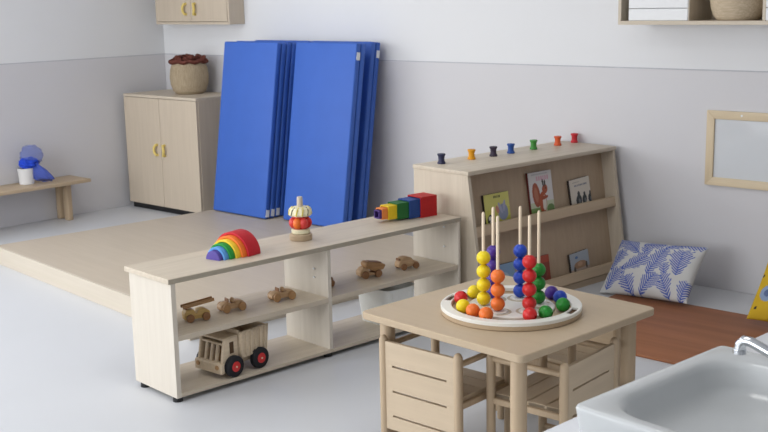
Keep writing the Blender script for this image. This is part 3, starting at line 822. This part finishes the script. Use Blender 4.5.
# ------------------------------------------------------------------ cube chairs
CW, CDP = .328, .280
def make_chair(label, p, deg):
    """origin on the floor at the middle of the back; x across the back, y towards the front"""
    t = thing('cube_chair', label, 'chair', p, math.radians(deg), 'wooden cube chairs pushed under the table')
    R_ = .0155
    for sx in (-1, 1):
        MB().lathe([(0, 0), (R_ - .002, 0), (R_, .003), (R_, .440), (R_ - .004, .450), (R_ - .010, .455), (0, .456)], 20, Matrix.Translation((sx * CW / 2, 0, 0))).build('back_post', M['leg_z'], t)
        MB().lathe([(0, 0), (R_ - .002, 0), (R_, .003), (R_, .416), (R_ - .004, .425), (R_ - .010, .429), (0, .430)], 20, Matrix.Translation((sx * CW / 2, CDP, 0))).build('front_post', M['leg_z'], t)
        MB().cyl((sx * CW / 2, .012, .414), (sx * CW / 2, CDP - .012, .414), .0105, .0105, 14).build('armrest', M['leg_z'], t)
        MB().box(sx * CW / 2 - .008, sx * CW / 2 + .008, .012, CDP - .012, .258, .280, .003, 1).build('seat_rail', M['leg_z'], t)
        MB().cyl((sx * CW / 2, .012, .075), (sx * CW / 2, CDP - .012, .075), .010, .010, 12).build('stretcher', M['leg_z'], t)
    # slotted back board: slots are real gaps
    zs = [.120, .171, .261, .351, .437]; b = MB(); x0, x1 = -CW / 2 + .012, CW / 2 - .012; sl = .120; g = .0034
    edges = [.120] + [v for z in (.171, .261, .351) for v in (z - g, z + g)] + [.437]
    for k in range(0, len(edges), 2): b.box(x0, x1, -.007, .007, edges[k], edges[k + 1], .0008, 1)
    for z in (.171, .261, .351):
        b.box(x0, -sl, -.0068, .0068, z - g - .001, z + g + .001); b.box(sl, x1, -.0068, .0068, z - g - .001, z + g + .001)
    b.build('back_board', M['chair_x'], t)
    b = MB(); n = 4; ed = []
    y0, y1 = .008, CDP - .004; gp = .005; wd = (y1 - y0 - gp * (n - 1)) / n
    for k in range(n): b.box(-CW / 2 + .010, CW / 2 - .010, y0 + k * (wd + gp), y0 + k * (wd + gp) + wd, .278, .292, .0015, 1)
    for sx in (-1, 1): b.box(sx * (CW / 2 - .022) - .012, sx * (CW / 2 - .022) + .012, y0, y1, .277, .2905)
    b.build('seat', M['chair_x'], t)
    MB().box(-CW / 2 + .012, CW / 2 - .012, CDP - .008, CDP + .008, .250, .278, .003, 1).build('front_rail', M['leg_z'], t)
    return t
ch = make_chair('wooden cube chair at the near side of the table, its slotted back to the viewer', (-2.318, 2.712, 0), 0.0)
ch2 = copy_tree(ch); ch2.location = (-1.842, 3.013, 0); ch2.rotation_euler = (0, 0, math.radians(92.3)); ch2['label'] = 'wooden cube chair at the right side of the table, beside the white sink'
ch3 = copy_tree(ch); ch3.location = (-2.21, 3.545, 0); ch3.rotation_euler = (0, 0, math.radians(176)); ch3['label'] = 'wooden cube chair under the far side of the table, mostly hidden by the other two'

# ------------------------------------------------------------------ bead tray
TC = (-2.166, 3.022, TH)
tr = thing('bead_tray', 'round white tray with six wooden pegs standing on the table', 'tray', TC)
MB().lathe([(0, 0), (.238, 0), (.242, .003), (.242, .017), (.204, .017), (.204, .012), (0, .012)], 72).build('base', M['tray_wood'], tr)
slots = [math.radians(13), math.radians(198)]
def rim_in(r, z, a): return r, z
q = MB()
# rim as a swept ring with two real hand slots
def ringseg(r0, r1, z0, z1, a0, a1, n):
    rs = []
    for i in range(n + 1):
        a = a0 + (a1 - a0) * i / n; c, s = math.cos(a), math.sin(a)
        rs.append([(r0 * c, r0 * s, z0), (r1 * c, r1 * s, z0), (r1 * c, r1 * s, z1 - .002), ((r1 - .002) * c, (r1 - .002) * s, z1), ((r0 + .002) * c, (r0 + .002) * s, z1), (r0 * c, r0 * s, z1 - .002)])
    q.loft(rs, True, True)
dA = .17
prev = slots[1] - 2 * PI
for s_ in slots:
    ringseg(.205, .242, .017, .029, prev + dA, s_ - dA, 48)
    ringseg(.205, .212, .017, .029, s_ - dA, s_ + dA, 10); ringseg(.232, .242, .017, .029, s_ - dA, s_ + dA, 10)
    prev = s_
q.build('rim', M['tray_white'], tr)
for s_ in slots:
    MB().lathe([(.212, .0168), (.232, .0168), (.232, .022), (.212, .022)], 10, None, s_ - dA, s_ + dA).build('slot_shade', M['slot'], tr)  # dark strip laid in each slot stands in for its shade
MB().lathe([(0, .012), (.150, .012), (.150, .020), (.148, .022), (0, .022)], 64).build('centre_plate', M['tray_white'], tr)
PEG = dict(yellow=(226, 4), orange=(278, 3), red=(346, 4), green=(42, 3), blue=(106, 4), purple=(166, 4))
BR = .0242
words = {4: ['bottom', 'second', 'third', 'top'], 3: ['bottom', 'middle', 'top']}
def bead_mesh(r):
    pr = [(.0058, -r * .985)]
    for i in range(1, 20):
        a = -PI / 2 + PI * i / 20
        if r * math.cos(a) > .0062: pr.append((r * math.cos(a), r * math.sin(a)))
    pr.append((.0058, r * .985)); return pr + [(.0058, -r * .985)]
bm0 = {}
def bead(c, col, label, rot=(0, 0, 0)):
    if col not in bm0:
        o = MB().lathe(bead_mesh(BR), 32).build('bead', M['bead_' + col], None, c, rot, smooth=60); bm0[col] = o
    else:
        o = bm0[col].copy(); COL.objects.link(o); o.location = c; o.rotation_euler = rot
    tag(o, label, 'bead', '%s beads' % col); return o
for col, (dg, n) in PEG.items():
    a = math.radians(dg); px, py = .095 * math.cos(a), .095 * math.sin(a)
    MB().lathe([(.0365, .022), (.046, .022), (.046, .0225), (.0365, .0225)], 36, Matrix.Translation((px, py, 0)) , 0.4 + a, 5.2 + a).build('printed_ring', M['table_edge'], tr)
    MB().lathe([(0, .022), (.033, .022), (.034, .0235), (.033, .026), (0, .026)], 30, Matrix.Translation((px, py, 0))).build('pad', M['tray_white'], tr)
    MB().lathe([(0, .018), (.0056, .018), (.0056, .345), (.004, .351), (0, .353)], 14, Matrix.Translation((px, py, 0))).build('peg', M['peg'], tr)
    for k in range(n):
        bead((TC[0] + px, TC[1] + py, TH + .026 + BR * .985 + k * BR * 1.975), col, '%s wooden bead threaded %s on the %s peg' % (col, words[n][k], col))
loose = [('red', -2.329, 2.951, 'red bead lying loose at the left hand slot of the tray'), ('yellow', -2.257, 2.871, 'yellow bead lying loose at the front left of the tray beside the loose orange ones'),
         ('yellow', -2.342, 3.043, 'yellow bead lying loose behind the loose red bead at the left'), ('orange', -2.197, 2.848, 'left one of the two loose orange beads at the tray front'),
         ('orange', -2.137, 2.841, 'right one of the two loose orange beads at the tray front'), ('red', -2.020, 2.925, 'red bead lying loose at the tray front below the red peg'),
         ('green', -1.994, 2.978, 'green bead lying loose at the tray front next to the loose red bead'), ('green', -2.001, 3.093, 'green bead lying loose at the right hand slot'),
         ('blue', -2.061, 3.167, 'blue bead lying loose behind the loose green bead at the right'), ('purple', -2.117, 3.199, 'purple bead lying loose at the far right of the tray')]
for col, x, y, l in loose:
    bead((x, y, TH + .012 + BR), col, l, (1.2 + x * 3, y * 2, x * 7))

# ------------------------------------------------------------------ sink on a counter
SKO, SKA = (-1.202, 1.898, .75), -5.85
SK = frame(SKO, SKA)
KZ = .665
ct = thing('sink_counter', 'white counter along the right carrying the ceramic sink', 'counter', (-1.285, 1.90, 0), math.radians(-4.6))
MB().box(0, .80, -.60, 1.35, KZ - .035, KZ, .004, 2).build('worktop', M['counter'], ct)
MB().box(.03, .78, -.58, 1.33, .06, KZ - .035).build('cabinet_body', M['white'], ct)
for k in range(4): MB().box(.012, .03, -.575 + k * .475, -.575 + k * .475 + .470, .065, KZ - .045, .002, 1).build('door', M['white'], ct)
MB().box(.06, .78, -.58, 1.33, 0, .06).build('plinth', M['black'], ct)
sk = thing('sink', 'white rectangular ceramic sink with rounded basin on the counter', 'sink', (SKO[0], SKO[1], KZ), math.radians(SKA))
SX, SY, SZ = .46, .577, .75 - KZ
rg = [rrect(.012, SX - .0, .010, SY - .010, .014, 0), rrect(.002, SX, .002, SY - .002, .016, SZ - .020), rrect(0, SX, 0, SY, .018, SZ - .008), rrect(.003, SX - .003, .003, SY - .003, .016, SZ - .002), rrect(.009, SX - .009, .009, SY - .009, .014, SZ)]
bx0, bx1, by0, by1 = .046, .365, .034, .500
rg += [rrect(bx0 - .006, bx1 + .006, by0 - .006, by1 + .006, .105, SZ), rrect(bx0 + .002, bx1 - .002, by0 + .002, by1 - .002, .10, SZ - .004), rrect(bx0 + .010, bx1 - .010, by0 + .010, by1 - .010, .10, SZ - .016)]
rg += [rrect(bx0 + .022, bx1 - .022, by0 + .022, by1 - .022, .095, SZ - .050), rrect(bx0 + .045, bx1 - .045, by0 + .05, by1 - .05, .085, SZ - .070), rrect(bx0 + .09, bx1 - .09, by0 + .11, by1 - .11, .06, SZ - .077)]
q = MB(); q.loft(rg, True, True); q.build('bowl', M['ceramic'], sk, smooth=50)
MB().lathe([(0, 0), (.022, 0), (.024, .002), (.018, .004), (0, .002)], 24, Matrix.Translation((.215, .19, SZ - .0765))).build('drain', M['chrome'], sk)
fc = thing('faucet', 'chrome tap with a curved spout reaching over the sink', 'tap', SK(.432, .295, 0), math.radians(SKA))
MB().lathe([(0, 0), (.026, 0), (.027, .004), (.022, .010), (.020, .07), (.022, .095), (.018, .102), (0, .104)], 28).build('tap_body', M['chrome'], fc)
P_ = [(-.01, 0, .060), (-.05, -.002, .078), (-.09, -.004, .090), (-.13, -.006, .104), (-.165, -.007, .116), (-.19, -.008, .124), (-.206, -.008, .124), (-.214, -.008, .115), (-.216, -.008, .100)]
MB().tube(P_, [.013, .0125, .012, .0115, .011, .0108, .0110, .0118, .0124], 18).build('spout', M['chrome'], fc)
MB().cyl((-.216, -.008, .094), (-.216, -.008, .103), .0135, .0135, 20).build('aerator', M['chrome'], fc)
MB().box(-.012, .075, -.012, .012, .104, .116, .005, 3, Matrix.Rotation(math.radians(-12), 4, 'Y')).build('lever', M['chrome'], fc)

# ------------------------------------------------------------------ light
w = bpy.data.worlds.new('daylight'); sc.world = w; w.use_nodes = True
bg = w.node_tree.nodes['Background']; bg.inputs['Color'].default_value = (.93, .96, 1.0, 1); bg.inputs['Strength'].default_value = 1.0
def area(name, loc, target, sx, sy, power, col):
    l = bpy.data.lights.new(name, 'AREA'); l.shape = 'RECTANGLE'; l.size = sx; l.size_y = sy; l.energy = power; l.color = col
    o = bpy.data.objects.new(name, l); COL.objects.link(o); o.location = loc
    o.rotation_euler = (Vector(target) - Vector(loc)).to_track_quat('-Z', 'Y').to_euler()
    return o
area('front_window_daylight', (-4.65, -2.92, 1.6), (-4.65, 4.0, 1.0), 4.4, 1.6, 210, (.97, .985, 1.0))
area('left_window_daylight', (XL + .06, .3, 1.65), (-1.0, 1.6, .9), 5.2, 1.5, 120, (.97, .985, 1.0))

for lx, ly in ((-5.2, 3.6), (-2.2, 2.4), (-5.0, .6)):
    area('ceiling_fill_light', (lx, ly, HC - .03), (lx, ly, 0), 1.2, .6, 18, (1.0, .985, .96))  # unseen fill lamps added below the ceiling to even out the light

# ------------------------------------------------------------------ camera
R_ = Vector((0.742354, 0.66968, -0.020959)); U_ = Vector((-0.114722, 0.157867, 0.980774)); F_ = Vector((-0.660113, 0.725676, -0.194021))
cam = bpy.data.cameras.new('camera'); co = bpy.data.objects.new('camera', cam); COL.objects.link(co)
co.matrix_world = Matrix(((R_.x, U_.x, -F_.x, 0), (R_.y, U_.y, -F_.y, 0), (R_.z, U_.z, -F_.z, 1.6), (0, 0, 0, 1)))
cam.sensor_width = 36.0; cam.lens = 1109.4 / 768 * 36.0; cam.clip_start = .05
cam.dof.use_dof = True; cam.dof.focus_distance = 4.2; cam.dof.aperture_fstop = 9.0
sc.camera = co
sc.view_settings.view_transform = 'Standard'; sc.view_settings.look = 'None'; sc.view_settings.gamma = 1.0
sc.view_settings.exposure = -0.47
